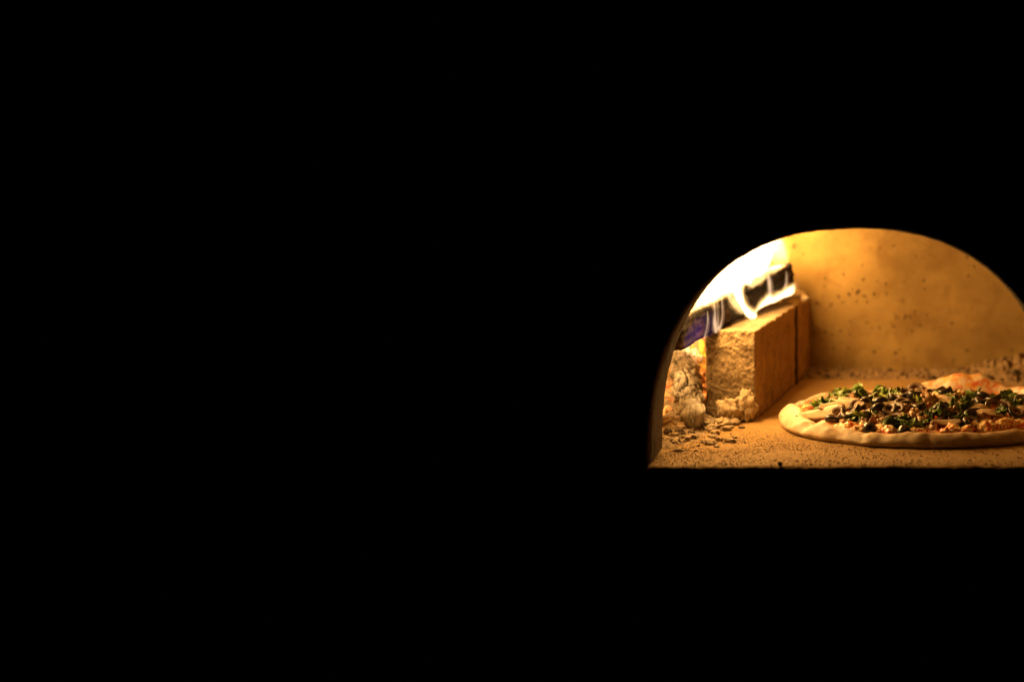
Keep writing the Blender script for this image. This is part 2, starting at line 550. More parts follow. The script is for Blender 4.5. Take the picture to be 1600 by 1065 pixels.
def build_floor():
    NX, NY = 300, 210
    x0, x1, y0, y1 = -0.50, 0.56, Y_FRONT, Y_IN + D_B + 0.05
    V, Fc = [], []
    for j in range(NY + 1):
        t = j / NY
        y = y0 + (y1 - y0) * t ** 1.25
        for i in range(NX + 1):
            x = x0 + (x1 - x0) * i / NX
            p = (x, y, 0)
            z = 0.0016 * fbm(p, 14, 1, 3) + 0.0010 * fbm(p, 110, 4, 3)
            d = y - y0
            yy = y
            if d < 0.02:                                # worn, chipped front edge
                chip = max(0.0, fbm((x, 0, 0), 34, 9, 4) + 0.10) * 0.010 + 0.0022 * abs(nz((x, 0, 0), 190, 5))
                if j == 0:
                    yy = y + chip
                    z -= 0.003
                else:
                    yy = max(y, y0 + chip + 0.0003 * j)
                    z -= 0.0026 * math.exp(-(yy - y0 - chip) / 0.0028) + 0.0016 * max(0, nz((x, yy, 0), 120, 2)) * math.exp(-d / 0.012)
            V.append((x, yy, z))
    n = len(V)
    for j in range(NY):
        for i in range(NX):
            a = j * (NX + 1) + i
            Fc.append((a, a + 1, a + NX + 2, a + NX + 1))
    for i in range(NX + 1):                             # front edge dropping down
        x, y, z = V[i]
        V.append((x, y + 0.002 + 0.003 * nz((x, 0, 0), 80, 3), -0.012))
    for i in range(NX + 1):
        V.append((V[i][0], y0 + 0.004, -0.035))
    for i in range(NX):
        Fc.append((i, n + i, n + i + 1, i + 1)); 
        Fc.append((n + i, n + NX + 1 + i, n + NX + 2 + i, n + i + 1))
    Fc = [f if k < NX * NY else f for k, f in enumerate(Fc)]
    tag(mesh('oven_floor', V, Fc, FLOOR), kind='structure')


build_floor()


# ------------------------------------------------------------------ generic rough solids
def lump_mesh(name, sub, amp, freq, seed, scale=(1, 1, 1), facet=0.0):
    bm = bmesh.new()
    bmesh.ops.create_icosphere(bm, subdivisions=sub, radius=1.0)
    for v in bm.verts:
        d = v.co.normalized()
        r = 1 + amp * fbm(d, freq, seed, 4)
        if facet:
            r *= 1 - facet * abs(nz(d, freq * 0.9, seed + 40))
        v.co = Vector((d.x * r * scale[0], d.y * r * scale[1], d.z * r * scale[2]))
    me = bpy.data.meshes.new(name)
    bm.to_mesh(me); bm.free()
    return me


def rough_box(name, L, Wd, H, n, rad, amp_fn, mats, side_mat=None, parent=None):
    """box along +x (length), y width, z height from 0, rounded and roughened; amp_fn(p)->displacement vector"""
    nx, ny, nzv = n
    bm = bmesh.new()
    idx = {}
    def vert(i, j, k):
        key = (i, j, k)
        if key not in idx:
            p = Vector((L * i / nx, Wd * (j / ny - 0.5), H * k / nzv))
            q = Vector((min(max(p.x, rad), L - rad), min(max(p.y, -Wd / 2 + rad), Wd / 2 - rad), min(max(p.z, rad), H - rad)))
            d = p - q
            if d.length > 1e-7: p = q + d.normalized() * rad
            idx[key] = bm.verts.new(p + amp_fn(p))
        return idx[key]
    def quad(a, b, c, d, mi=0):
        f = bm.faces.new((vert(*a), vert(*b), vert(*c), vert(*d))); f.material_index = mi; f.smooth = True
    for i in range(nx):
        for j in range(ny):
            quad((i, j, 0), (i, j + 1, 0), (i + 1, j + 1, 0), (i + 1, j, 0))
            quad((i, j, nzv), (i + 1, j, nzv), (i + 1, j + 1, nzv), (i, j + 1, nzv), 1)
        for k in range(nzv):
            quad((i, 0, k), (i + 1, 0, k), (i + 1, 0, k + 1), (i, 0, k + 1))
            quad((i, ny, k), (i, ny, k + 1), (i + 1, ny, k + 1), (i + 1, ny, k))
    for j in range(ny):
        for k in range(nzv):
            quad((0, j, k), (0, j, k + 1), (0, j + 1, k + 1), (0, j + 1, k), 1)
            quad((nx, j, k), (nx, j + 1, k), (nx, j + 1, k + 1), (nx, j, k + 1), 1)
    me = bpy.data.meshes.new(name)
    bm.to_mesh(me); bm.free()
    for m in mats: me.materials.append(m)
    o = bpy.data.objects.new(name, me); COL.objects.link(o)
    if parent: o.parent = parent
    return o


# ------------------------------------------------------------------ fire bricks
A1, B1 = at_z(1182, 656), at_z(1244, 602)
A1.z = B1.z = 0
dB = (B1 - A1).normalized()
nB = Vector((-dB.y, dB.x, 0))


def brick_amp(front, seed):
    def fn(p):
        w = front * math.exp(-p.x / 0.010) + 0.45 * front * smooth01(p.z, 0.100, 0.113)
        v = nvec(p, 55, seed) * 0.0019 + nvec(p, 170, seed + 4) * 0.0005
        rough = 0.0065 * (abs(fbm((p.x, p.y * 0.7 - p.z * 0.3, p.z * 1.3 - p.y * 0.6), 26, seed + 8, 6)) - 0.15) + 0.0020 * fbm(p, 70, seed + 3, 4) + 0.0016 * fbm(p, 230, seed + 2, 3)
        v += Vector((rough, 0.0, 0.0)) * w
        v += Vector((0, 0, 1)) * (0.0026 * fbm(p, 38, seed + 5, 4)) * smooth01(p.z, 0.100, 0.113)
        return v
    return fn


bk = rough_box('fire_brick', (B1 - A1).length, 0.066, 0.115, (110, 66, 110), 0.003, brick_amp(1.0, 3.3), [BRICK, BRICK_RAW])
bk.location = A1 + nB * 0.034
bk.rotation_euler.z = math.atan2(dB.y, dB.x)
tag(bk, 'long tan fire brick with a rough broken front end beside the ash', 'brick', 'fire bricks banking the fire')
A2, B2 = at_z(1244.5, 601), at_z(1269, 585)
A2.z = B2.z = 0
d2 = (B2 - A2).normalized(); n2 = Vector((-d2.y, d2.x, 0))
bk2 = rough_box('fire_brick', 0.098, 0.066, 0.116, (30, 24, 36), 0.006, brick_amp(0.5, 9.1), [BRICK, BRICK_RAW])
bk2.location = A2 + n2 * 0.034 + d2 * 0.008
bk2.rotation_euler.z = math.atan2(d2.y, d2.x)
JOINT_SHADE = mat_ash('dark_joint_shade', (0.02, 0.013, 0.008), (0.05, 0.032, 0.018), (0.01, 0.007, 0.004))
jt = rough_box('joint_shade', 0.013, 0.0664, 0.112, (4, 10, 20), 0.001, lambda p: nvec(p, 140, 3) * 0.0006, [JOINT_SHADE, JOINT_SHADE], parent=bk2)  # dark strip painted in for the shadowed slit between the bricks
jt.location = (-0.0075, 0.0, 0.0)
tag(bk2, 'short tan fire brick against the back wall behind the long brick', 'brick', 'fire bricks banking the fire')

# ------------------------------------------------------------------ charred log lying over the bricks
L0 = at_y(1066, 548, 2.70); L1 = at_y(1244, 450, 3.135)
ax = (L1 - L0)
LL = ax.length


def log_amp(p):
    t = p.x / LL
    g = fbm((p.x * 0.10, p.y, p.z), 75, 4, 4)
    v = Vector((0, 1, 0)) * (0.0036 * g * (1 if p.y > 0 else -1)) + Vector((0, 0, 1)) * (0.003 * fbm((p.x * 0.35, p.y, p.z), 60, 14, 4))
    v += nvec(p, 110, 7) * 0.0007
    v += Vector((0, 0, -0.002 * t * smooth01(p.z, 0.0, 0.04)))
    v += Vector((0.008 * fbm(p, 40, 17, 3), 0, 0)) * smooth01(t, 0.95, 1.0)
    v += Vector((0, 0.004 * nz((p.x, 0, 0), 9, 3), 0.004 * nz((p.x, 0, 0), 8, 9)))
    return v


lg = rough_box('charred_log', LL, 0.042, 0.041, (130, 20, 22), 0.006, log_amp, [CHAR, CHAR])
xa = ax.normalized(); ya = Vector((0, 0, 1)).cross(xa).normalized(); za = xa.cross(ya)
ROLL = math.radians(-5)
ya, za = ya * math.cos(ROLL) + za * math.sin(ROLL), za * math.cos(ROLL) - ya * math.sin(ROLL)
lg.matrix_world = Matrix(((xa.x, ya.x, za.x, 0), (xa.y, ya.y, za.y, 0), (xa.z, ya.z, za.z, 0), (0, 0, 0, 1)))
lg.location = L0 + ya * 0.021
attr(lg, 'ashy', [smooth01(v.co.z, 0.036, 0.042) * (0.95 if v.co.x < 0.55 * LL else 0.45) for v in lg.data.vertices])
tag(lg, 'dark charred split log lying burning across the top of the fire bricks', 'log')


def log_y(px):
    return 2.70 + (px - 1066) / 178 * 0.435


# rubble crumbs on top of the brick end
for k, (px, py, r, where) in enumerate([(1238, 462, 0.008, 'pale brick crumb on the brick top below the end of the charred log'), (1249, 463, 0.009, 'largest pale brick crumb on the far end of the brick top'),
                                        (1257, 468, 0.006, 'rightmost pale crumb on the far brick top, nearest the wall'), (1226, 470, 0.005, 'smallest pale crumb on the brick top in front of the low flame'),
                                        (1232, 466, 0.006, 'pale crumb between two others on the brick top under the low flame')]):
    me = lump_mesh('brick_crumb', 3, 0.9, 2.1, k * 5.3, (r, r, r * 0.8), 0.2)
    o = link('brick_crumb', me, CLOD)
    p = at_z(px, py, 0.118); o.location = (p.x, p.y, 0.120)
    tag(o, where, 'crumb', 'crumbs on the brick top')


# ------------------------------------------------------------------ ash bed
def ash_h(x, y):
    """height of the ash bed on the left of the hearth"""
    p = (x, y, 0)
    s = smooth01(x, -0.085, -0.20) if False else 1 - smooth01(x, -0.225, -0.125 + 0.03 * fbm(p, 22, 2, 3))
    f = smooth01(y, Y_IN - 0.065 + 0.02 * fbm(p, 40, 5, 3), Y_IN + 0.12)
    b = 0.009 + 0.028 * smooth01(y, 2.74, 3.0)
    rough = 1 + 0.9 * fbm(p, 60, 6, 4) + 0.7 * fbm(p, 150, 1, 4)
    return s * f * b * rough + 0.0035 * s * f * fbm(p, 120, 12, 4)


def build_ash():
    NX, NY = 190, 240
    x0, x1, y0, y1 = -0.46, -0.08, Y_IN - 0.07, Y_IN + D_B - 0.01
    V, Fc = [], []
    for j in range(NY + 1):
        for i in range(NX + 1):
            x = x0 + (x1 - x0) * i / NX; y = y0 + (y1 - y0) * j / NY
            V.append((x, y, ash_h(x, y) - 0.0022))
    for j in range(NY):
        for i in range(NX):
            a = j * (NX + 1) + i
            Fc.append((a, a + 1, a + NX + 2, a + NX + 1))
    tag(mesh('ash_bed', V, Fc, ASH), 'grey wood ash heaped around the burnt log on the left', 'ash', kind='stuff')


build_ash()

# scattered sand-like grains of ash, nobody could count them
def build_grains(name, n, sampler, rmin, rmax, mats, seed, label):
    rnd = random.Random(seed)
    V, Fc, mi = [], [], []
    octv = [(1, 0, 0), (-1, 0, 0), (0, 1, 0), (0, -1, 0), (0, 0, 1), (0, 0, -1)]
    octf = [(0, 2, 4), (2, 1, 4), (1, 3, 4), (3, 0, 4), (2, 0, 5), (1, 2, 5), (3, 1, 5), (0, 3, 5)]
    for _ in range(n):
        x, y, z = sampler(rnd)
        r = rmin + (rmax - rmin) * rnd.random() ** 3
        b = len(V)
        e = Euler((rnd.random() * 6, rnd.random() * 6, rnd.random() * 6)).to_matrix()
        for c in octv:
            q = e @ (Vector(c) * r * rnd.uniform(0.6, 1.3))
            V.append((x + q.x, y + q.y, z + q.z * 0.7 + r * 0.3))
        m = 0 if rnd.random() < 0.93 else 1
        for f in octf:
            Fc.append(tuple(b + i for i in f)); mi.append(m)
    o = mesh(name, V, Fc, mats, smooth=False)
    o.data.polygons.foreach_set('material_index', mi)
    tag(o, label, 'ash', kind='stuff')


def front_sampler(r):
    while True:
        x = X_L + 0.40 * r.random() ** 1.6
        y = Y_FRONT + 0.006 + r.random() ** 0.8 * 0.27
        d = (x - X_L) / 0.30 + abs(y - (Y_FRONT + 0.13)) / 0.22
        if r.random() < math.exp(-1.6 * d * d) and y < 2.83 - (0.02 if x > -0.11 else 0) or (r.random() < 0.03):
            return x, y, max(0.0, ash_h(x, y) - 0.001)


build_grains('ash_grains', 7500, front_sampler, 0.0004, 0.0012, [CLOD, CHARCOAL], 5, 'loose gritty ash grains strewn over the hearth in front of the bricks')


def hearth_sampler(r):
    x = r.uniform(-0.18, 0.28); y = Y_FRONT + 0.004 + 0.14 * r.random() ** 1.7
    return x, y, 0.0


build_grains('hearth_grit', 1500, hearth_sampler, 0.0005, 0.0016, [FLOOR, CHARCOAL], 15, 'fine dark grit scattered along the front of the hearth')


# ------------------------------------------------------------------ burnt log with ash coating
def build_burnt_log():
    P0 = at_z(1083, 655, 0.016)          # near end, on the floor
    P1 = at_y(1066, 552, 2.985)
    root = empty('burnt_log', (P0.x, P0.y, 0.0))
    tag(root, 'ash grey burnt log with deep cracks leaning back from the hearth floor', 'log')
    a = (P1 - P0); L = a.length; a.normalize()
    side = a.cross(Vector((0, 0, 1))).normalized(); up = side.cross(a)
    cuts = [0.0, 0.34, 0.60, 0.82, 1.08]
    for s in range(len(cuts) - 1):
        t0, t1 = cuts[s] * L, cuts[s + 1] * L
        NL, NA = 60, 96
        V, Fc, cr = [], [], []
        tilt = 0.008 * math.sin(s * 2.3 + 1)
        for i in range(NL + 1):
            u = i / NL
            for j in range(NA):
                th = 2 * PI * j / NA
                c, sn = math.cos(th), math.sin(th)
                e0 = 0.007 * fbm((c * 0.9, sn * 0.9, cuts[s] * 9), 1.3, 2, 3) + tilt * c * 0.5
                e1 = 0.007 * fbm((c * 0.9, sn * 0.9, cuts[s + 1] * 9), 1.3, 2, 3)
                x = t0 + 0.0011 + (e0 if s else 0) + (t1 - t0 - 0.0022 + e1 - (e0 if s else 0)) * u
                R = (0.0150 + 0.0042 * (x / L)) * (1.06, 1.10, 1.05, 1.0)[s]
                p = (x, c * 0.017, sn * 0.017)
                r = R * (1 + 0.22 * fbm((x * 0.6, c * 0.02, sn * 0.02), 60, 3 + s, 4)) + 0.0011 * fbm((x * 0.3, c * 0.017, sn * 0.017), 190, 6 + s, 3)
                if True:
                    dd, pp = noise.voronoi(Vector((x * 62 + 0.5 * nz(p, 120, 1), c * 1.5 + 0.3 * nz(p, 150, 5), sn * 1.5)))
                    gap = math.exp(-((dd[1] - dd[0]) / 0.09) ** 2)
                    ramp = smooth01(x / L, 0.05, 0.20) if s == 0 else 1.0
                    gap *= 0.12 + 0.88 * ramp
                    r += 0.0030 * (0.2 + 0.8 * ramp) * (noise.cell(pp[0] * 3.7) - 0.5) * (1 - gap) - 0.0026 * gap
                # length-wise splits
                ang = th + 0.35 * nz((x, 0, 0), 30, s)
                spl = sum(math.exp(-((((ang - q + PI) % (2 * PI)) - PI) / 0.07) ** 2) for q in ((0.9 + s * 0.8), (2.5 + s * 1.1), 4.0))
                spl *= 0.1 + 0.9 * ramp
                crack = max(spl * 0.8, gap * 0.75)
                r -= 0.0034 * spl
                end = min(u, 1 - u) * (t1 - t0)
                rd = 0.0030 if s else (0.008 if u < 0.5 else 0.0030)
                if end < rd:
                    q = 1 - end / rd
                    r *= 1 - (0.22 if s else (0.20 if u < 0.5 else 0.22)) * q * q
                    if s or u > 0.5: crack = max(crack, 0.9 * q ** 3)
                V.append(Vector((0, 0, 0)) + a * x + side * (c * r) + up * (sn * r * 0.95) + (P0 - root.location))
                cr.append(min(1, crack + (0.34 * (1 - ramp) * smooth01(fbm((x, c * 0.017, sn * 0.017), 90, 4, 3), -0.2, 0.3) if s == 0 else 0)))
        for i in range(NL):
            for j in range(NA):
                k = i * NA + j; k2 = i * NA + (j + 1) % NA
                Fc.append((k, k2, k2 + NA, k + NA))
        for i, flip in ((0, True), (NL, False)):                 # domed, rough ends
            prev = [i * NA + j for j in range(NA)]
            ctr = sum((V[q] for q in prev), Vector()) / NA
            sgn = -1 if i == 0 else 1
            for ring in (0.72, 0.42, 0.16):
                b = len(V); cur = []
                for j in range(NA):
                    q = ctr + (V[i * NA + j] - ctr) * ring
                    bul = (0.0030 if (s == 0 and i == 0) else 0.0008) * (1 - ring * ring)
                    q = q + a * (sgn * bul) + a * 0.0012 * fbm(q, 200, s + 5, 3)
                    V.append(q); cr.append(0.22 if (s == 0 and i == 0) else 0.95); cur.append(b + j)
                for j in range(NA):
                    f = (prev[j], prev[(j + 1) % NA], cur[(j + 1) % NA], cur[j])
                    Fc.append(f[::-1] if flip else f)
                prev = cur
            Fc.append(tuple(prev[::-1]) if not flip else tuple(prev))
        o = mesh('charcoal_segment', V, Fc, BURNT, root)
        attr(o, 'crack', cr)
    return root


build_burnt_log()

# embers and ash clods: (px, py of centre, depth y, radius, material, squash)
EMB = [
    (1099, 541, 2.99, 0.022, 'hot', 1.3, 'yellow hot ember block glowing beneath the charred log'),
    (1095, 565, 2.95, 0.012, 'ember', 0.8, 'pale pink ember chunk on the burnt log just below the yellow glow'),
    (1084, 554, 2.97, 0.012, 'ember', 0.8, 'ember chunk wedged behind the upper end of the burnt log'),
    (1104, 590, 2.95, 0.012, 'glow', 1.3, 'orange glowing ember between the burnt log and the rough brick, the upper one'),
    (1103, 622, 2.905, 0.010, 'glow', 1.4, 'orange glowing ember low at the right flank of the burnt log'),
    (1113, 640, 2.885, 0.013, 'glow', 0.8, 'red glowing ember between the burnt log end and the tan clods'),
    (1053, 600, 2.905, 0.013, 'ember', 1.0, 'pale glowing ember left of the burnt log, higher of the pair'),
    (1049, 622, 2.865, 0.013, 'ember', 0.9, 'pale glowing ember left of the burnt log, lower of the pair'),
    (1043, 645, 2.815, 0.010, 'glow', 0.7, 'small red ember in the ash by the left jamb'),
    (1056, 578, 2.94, 0.013, 'ember', 1.0, 'pale ember half hidden between the jamb and the burnt log'),
    (1044, 606, 2.90, 0.011, 'ember', 1.0, 'ember chunk close behind the left jamb'),
    (1124, 632, 2.875, 0.010, 'glow', 1.0, 'small orange ember tucked behind the front tan clod'),
]
for k, (px, py, y, r, kind, sq, lab) in enumerate(EMB):
    me = lump_mesh('ember', 4, 0.45, 1.6, 3.7 * k + 1, (r, r, r * sq), 0.22)
    o = link('ember', me, {'hot': EMBER_HOT, 'ember': EMBER, 'glow': ASH_GLOW}[kind])
    o.location = at_y(px, py, y)
    o.rotation_euler = (0.3 * k, 0.2 * k, k * 1.1)
    tag(o, lab, 'ember', 'embers in the ash bed')

CLODS = [
    (1138, 641, A1.y - 0.022, (0.0165, 0.013, 0.016), CLOD, 'pale tan clod leaning before the rough brick, nearest the burnt log', 4),
    (1166, 634, A1.y - 0.013, (0.0155, 0.010, 0.021), CLOD, 'pale pointed tan clod against the right corner of the rough brick', 4),
    (1128, 668, A1.y - 0.05, (0.017, 0.009, 0.0065), CLOD, 'flat ash flake lying in front of the tan clods', 4),
    (1146, 660, A1.y - 0.033, (0.010, 0.008, 0.005), ASH, 'small flat ash crumb beside the front clods', 3),
    (1047, 672, 2.745, (0.022, 0.014, 0.008), ASH, 'ridged grey ash flake at the foot of the left jamb', 4),
    (1062, 693, 2.695, (0.008, 0.007, 0.006), CHARCOAL, 'dark charcoal lump in front of the ash bed, the larger one', 4),
    (1044, 694, 2.69, (0.006, 0.005, 0.005), CHARCOAL, 'dark charcoal lump at the very foot of the left jamb', 4),
    (1081, 688, 2.70, (0.006, 0.005, 0.003), CHARCOAL, 'little flat black charcoal chip right of the dark lumps', 3),
    (1058, 680, 2.725, (0.012, 0.009, 0.007), CLOD, 'brown ash clump above the dark charcoal lumps', 4),
    (1100, 672, 2.765, (0.012, 0.009, 0.006), ASH, 'low ash clump under the blunt end of the burnt log', 4),
    (1112, 676, 2.75, (0.007, 0.006, 0.004), ASH, 'small ash crumb right of the burnt log end', 3),
    (1219, 727, Y_FRONT + 0.006, (0.003, 0.0025, 0.0026), CHARCOAL, 'tiny black crumb on the front edge of the hearth', 3),
]
for k, (px, py, y, s, m, lab, sub) in enumerate(CLODS):
    o = link('ash_clod', lump_mesh('ash_clod', sub, 0.85, 2.0, 7.1 * k + 2, s, 0.25), m)
    p = at_y(px, py, y)
    p.z = max(p.z, s[2] * 0.62 + max(0, ash_h(p.x, p.y) - 0.004))
    o.location = p
    o.rotation_euler.z = 0.7 * k
    tag(o, lab, 'clod', 'clods and crumbs on the hearth')

# small loose crumbs in the ash by the jamb
rnd = random.Random(21)
cr_me = [lump_mesh('ash_crumb', 3, 1.1, 1.9, 31.0 + q, (1, 1, 0.75), 0.25) for q in range(5)]
for me in cr_me: me.materials.append(CRUMB); me.polygons.foreach_set('use_smooth', [True] * len(me.polygons))
cr_dk = [m.copy() for m in cr_me]
for me in cr_dk: me.materials.clear(); me.materials.append(CRUMB_DK)
for k in range(70):
    px = rnd.uniform(1034, 1165); py = rnd.uniform(655, 706) - (px - 1034) * 0.06
    p = at_z(px, py, 0.002)
    dark = rnd.random() < 0.4
    s = 0.0010 + 0.0024 * rnd.random() ** 1.5 if k % 3 else rnd.uniform(0.0035, 0.0065)
    if k % 3 == 0: dark = False
    o = bpy.data.objects.new('ash_crumb', rnd.choice(cr_dk if dark else cr_me)); COL.objects.link(o)
    o.scale = (s * rnd.uniform(0.9, 1.7), s, s * 0.8)
    o.rotation_euler.z = rnd.random() * 6
    o.location = (p.x, p.y, max(0, ash_h(p.x, p.y) - 0.002) + s * 0.4)
    tag(o, 'small dark charcoal crumb loose in the ash at left' if dark else 'small pale ash crumb loose in the ash at left', 'crumb', 'dark crumbs in the ash' if dark else 'pale crumbs in the ash')

# ------------------------------------------------------------------ ash ridge along the back wall
Y_BACK = Y_IN + D_B


def back_y(x):
    t = min(0.999, abs(x - D_X) / D_A)
    return Y_IN + D_B * (1 - t ** 3.4) ** (1 / 3.4)


def ridge_h(x):
    return 0.011 + 0.006 * fbm((x, 0, 0), 14, 3, 3) + 0.020 * smooth01(x, 0.17, 0.25)


def build_ridge():
    NX, NY = 320, 26
    V, Fc = [], []
    for i in range(NX + 1):
        x = -0.06 + 0.46 * i / NX
        w = 0.028 + 2.0 * ridge_h(x)
        for j in range(NY + 1):
            t = j / NY
            y = back_y(x) + 0.006 - w * (1 - t)
            p = (x, y, 0)
            h = ridge_h(x) * (math.sin(PI * 0.5 * min(1, t * 1.25)) ** 1.3) * (1 + 0.9 * fbm(p, 70, 3, 4)) + 0.003 * fbm(p, 160, 6, 3) * min(1, 3 * t)
            V.append((x, y, h - 0.001))
    for i in range(NX):
        for j in range(NY):
            a = i * (NY + 1) + j
            Fc.append((a, a + NY + 1, a + NY + 2, a + 1))
    tag(mesh('ash_ridge', V, Fc, OLD_ASH), 'low bank of old ash swept along the foot of the back wall', 'ash', kind='stuff')


build_ridge()
rnd = random.Random(4)
bl_me = []
for q in range(6):
    me = lump_mesh('ash_lump', 3, 1.0, 1.9, 60.0 + q * 3, (1, 1, 0.8), 0.25)
    me.polygons.foreach_set('use_smooth', [True] * len(me.polygons))
    me.materials.append(CRUMB_OLD if q < 4 else CRUMB_DK)
    bl_me.append(me)
for k in range(170):
    x = -0.045 + 0.40 * rnd.random()
    big = smooth01(x, 0.17, 0.25)
    t = rnd.random()
    y = back_y(x) - 0.008 - t * (0.030 + 0.035 * big)
    s = (0.0014 + 0.0034 * rnd.random() ** 2) * (1 + 0.9 * big)
    q = rnd.randrange(6)
    o = bpy.data.objects.new('ash_lump', bl_me[q]); COL.objects.link(o)
    o.scale = (s * rnd.uniform(0.9, 1.5), s, s)
    o.rotation_euler.z = rnd.random() * 6
    o.location = (x, y, ridge_h(x) * (1 - t) * 0.9 + s * 0.35)
    if q < 4: tag(o, 'pale ash lump in the bank along the back wall', 'ash lump', 'pale lumps by the back wall')
    else: tag(o, 'dark charcoal lump in the bank along the back wall', 'charcoal', 'charcoal lumps by the back wall')


# ------------------------------------------------------------------ flames
def tongue(name, pts, mat, parent, seed, wob=0.25, flat=0.7, nseg=26, na=16):
    """pts: (px, py, dy, radius_px); closed tapered sheath along the path"""
    P = [at_y(a, b, log_y(min(1244, max(1060, a))) + c) for a, b, c, r in pts]
    R = [r / F_PX * p.y for (a, b, c, r), p in zip(pts, P)]
    n = len(P)
    def cr(arr, t):
        i = min(n - 2, int(t)); f = t - i
        p0, p1, p2, p3 = arr[max(0, i - 1)], arr[i], arr[i + 1], arr[min(n - 1, i + 2)]
        return 0.5 * ((2 * p1) + (p2 - p0) * f + (2 * p0 - 5 * p1 + 4 * p2 - p3) * f * f + (3 * p1 - p0 - 3 * p2 + p3) * f ** 3)
    V, Fc = [], []
    for i in range(nseg + 1):
        t = (n - 1) * i / nseg
        c = cr(P, t); r = max(0.0002, cr(R, t))
        d = (cr(P, min(n - 1.001, t + 0.05)) - cr(P, max(0, t - 0.05))).normalized()
        s1 = d.cross(Vector((0, 1, 0)))
        s1 = s1.normalized() if s1.length > 1e-4 else Vector((1, 0, 0))
        s2 = d.cross(s1)
        u = i / nseg
        cap = min(1, math.sqrt(max(0, 1 - (1 - min(1, u * 7)) ** 2))) * min(1, math.sqrt(max(0, 1 - (1 - min(1, (1 - u) * 4)) ** 2)))
        for j in range(na):
            th = 2 * PI * j / na
            q = c + s1 * (math.cos(th) * r) + s2 * (math.sin(th) * r * flat)
            w = 1 + wob * fbm(q, 45, seed, 3) + wob * 0.5 * fbm(q, 130, seed + 3, 2)
            V.append(c + (q - c) * w * max(cap, 0.02))
    for i in range(nseg):
        for j in range(na):
            k = i * na + j; k2 = i * na + (j + 1) % na
            Fc.append((k, k2, k2 + na, k + na))
    Fc.append(tuple(range(na))[::-1]); Fc.append(tuple(nseg * na + j for j in range(na)))
    return mesh(name, V, Fc, mat, parent)


fl = empty('flame', (0, 0, 0))
tag(fl, 'white hot yellow edged flame sweeping up over the charred log', 'flame')
BODY = [
    [(1050, 528, 0.02, 5), (1050, 495, 0.025, 9), (1054, 455, 0.03, 11), (1066, 410, 0.03, 8), (1076, 380, 0.03, 3)],  # unseen tongue added behind the jamb to go with the forward lamp
    [(1096, 500, 0.03, 8), (1100, 470, 0.035, 16), (1112, 430, 0.04, 18), (1130, 392, 0.04, 12), (1142, 360, 0.04, 3)],
    [(1116, 486, 0.03, 9), (1122, 455, 0.03, 18), (1138, 415, 0.035, 20), (1152, 380, 0.04, 14), (1160, 345, 0.04, 3)],
    [(1134, 474, 0.03, 10), (1142, 445, 0.03, 19), (1155, 412, 0.035, 22), (1170, 375, 0.04, 15), (1176, 340, 0.04, 3)],
    [(1156, 462, 0.025, 10), (1162, 435, 0.03, 18), (1172, 405, 0.03, 22), (1188, 370, 0.03, 15), (1196, 335, 0.03, 3)],
    [(1176, 446, 0.025, 7), (1180, 425, 0.03, 14), (1190, 400, 0.03, 19), (1203, 370, 0.03, 14), (1208, 340, 0.03, 3)],
    [(1146, 446, -0.02, 9), (1152, 456, -0.034, 8), (1157, 470, -0.034, 5.5), (1164, 482, -0.034, 5), (1171, 491, -0.034, 4)],
    [(1182, 493, -0.034, 2), (1177, 494, -0.034, 5), (1171, 491, -0.034, 6.5), (1165, 484, -0.034, 4), (1160, 474, -0.034, 2)],
    [(1178, 490, -0.032, 1.5), (1186, 481, -0.032, 2.5), (1194, 474, -0.032, 4.5), (1202, 468, -0.032, 5.5), (1205, 460, -0.034, 2)],
    [(1198, 474, -0.032, 2), (1207, 470, -0.032, 4.5), (1217, 464, -0.032, 4.5), (1227, 459, -0.032, 3.5), (1232, 452, -0.032, 1.5)],
    [(1220, 463, -0.032, 2.5), (1229, 459, -0.032, 5), (1236, 454, -0.032, 6), (1239, 448, -0.032, 3.5), (1240, 442, -0.032, 1)],
]
for k, p in enumerate(BODY):
    q = 1.0 if k < 6 else 1.15
    tongue('flame_tongue', [(a, b, c, r * 0.8 * q) for a, b, c, r in p], FLAME, fl, 3.3 * k, 0.5)
    tongue('flame_tongue', [(a, b - 2, c, r * 1.05 * q + 0.6) for a, b, c, r in p], FLAME_MD, fl, 3.3 * k + 1.1, 0.6)
    tongue('flame_tongue', [(a + 1, b - 4, c, r * 1.3 * q + 1.2) for a, b, c, r in p], FLAME_TH, fl, 3.3 * k + 2.2, 0.7)
HALO = [
    [(1226, 420, 0.04, 3), (1224, 406, 0.04, 6), (1219, 390, 0.04, 9), (1213, 372, 0.04, 9), (1210, 350, 0.04, 4)],
    [(1216, 420, 0.035, 3), (1214, 406, 0.035, 7), (1209, 388, 0.035, 9), (1204, 366, 0.035, 8), (1202, 345, 0.035, 3)],
    [(1231, 416, 0.045, 2), (1228, 404, 0.045, 4), (1222, 390, 0.045, 6), (1217, 374, 0.045, 6), (1214, 352, 0.045, 3)],
    [(1138, 450, -0.02, 8), (1145, 464, -0.036, 8), (1152, 478, -0.036, 6), (1162, 490, -0.036, 4)],
    [(1172, 448, -0.02, 4), (1186, 439, -0.016, 4), (1200, 430, 0.0, 3), (1214, 424, 0.0, 1.5)],
]
for k, p in enumerate(HALO):
    tongue('flame_tongue', p, FLAME_MD, fl, 8.3 * k + 2, 0.5)
    tongue('flame_tongue', [(a, b, c, r * 1.5 + 1) for a, b, c, r in p], FLAME_TH, fl, 8.3 * k + 3, 0.7)
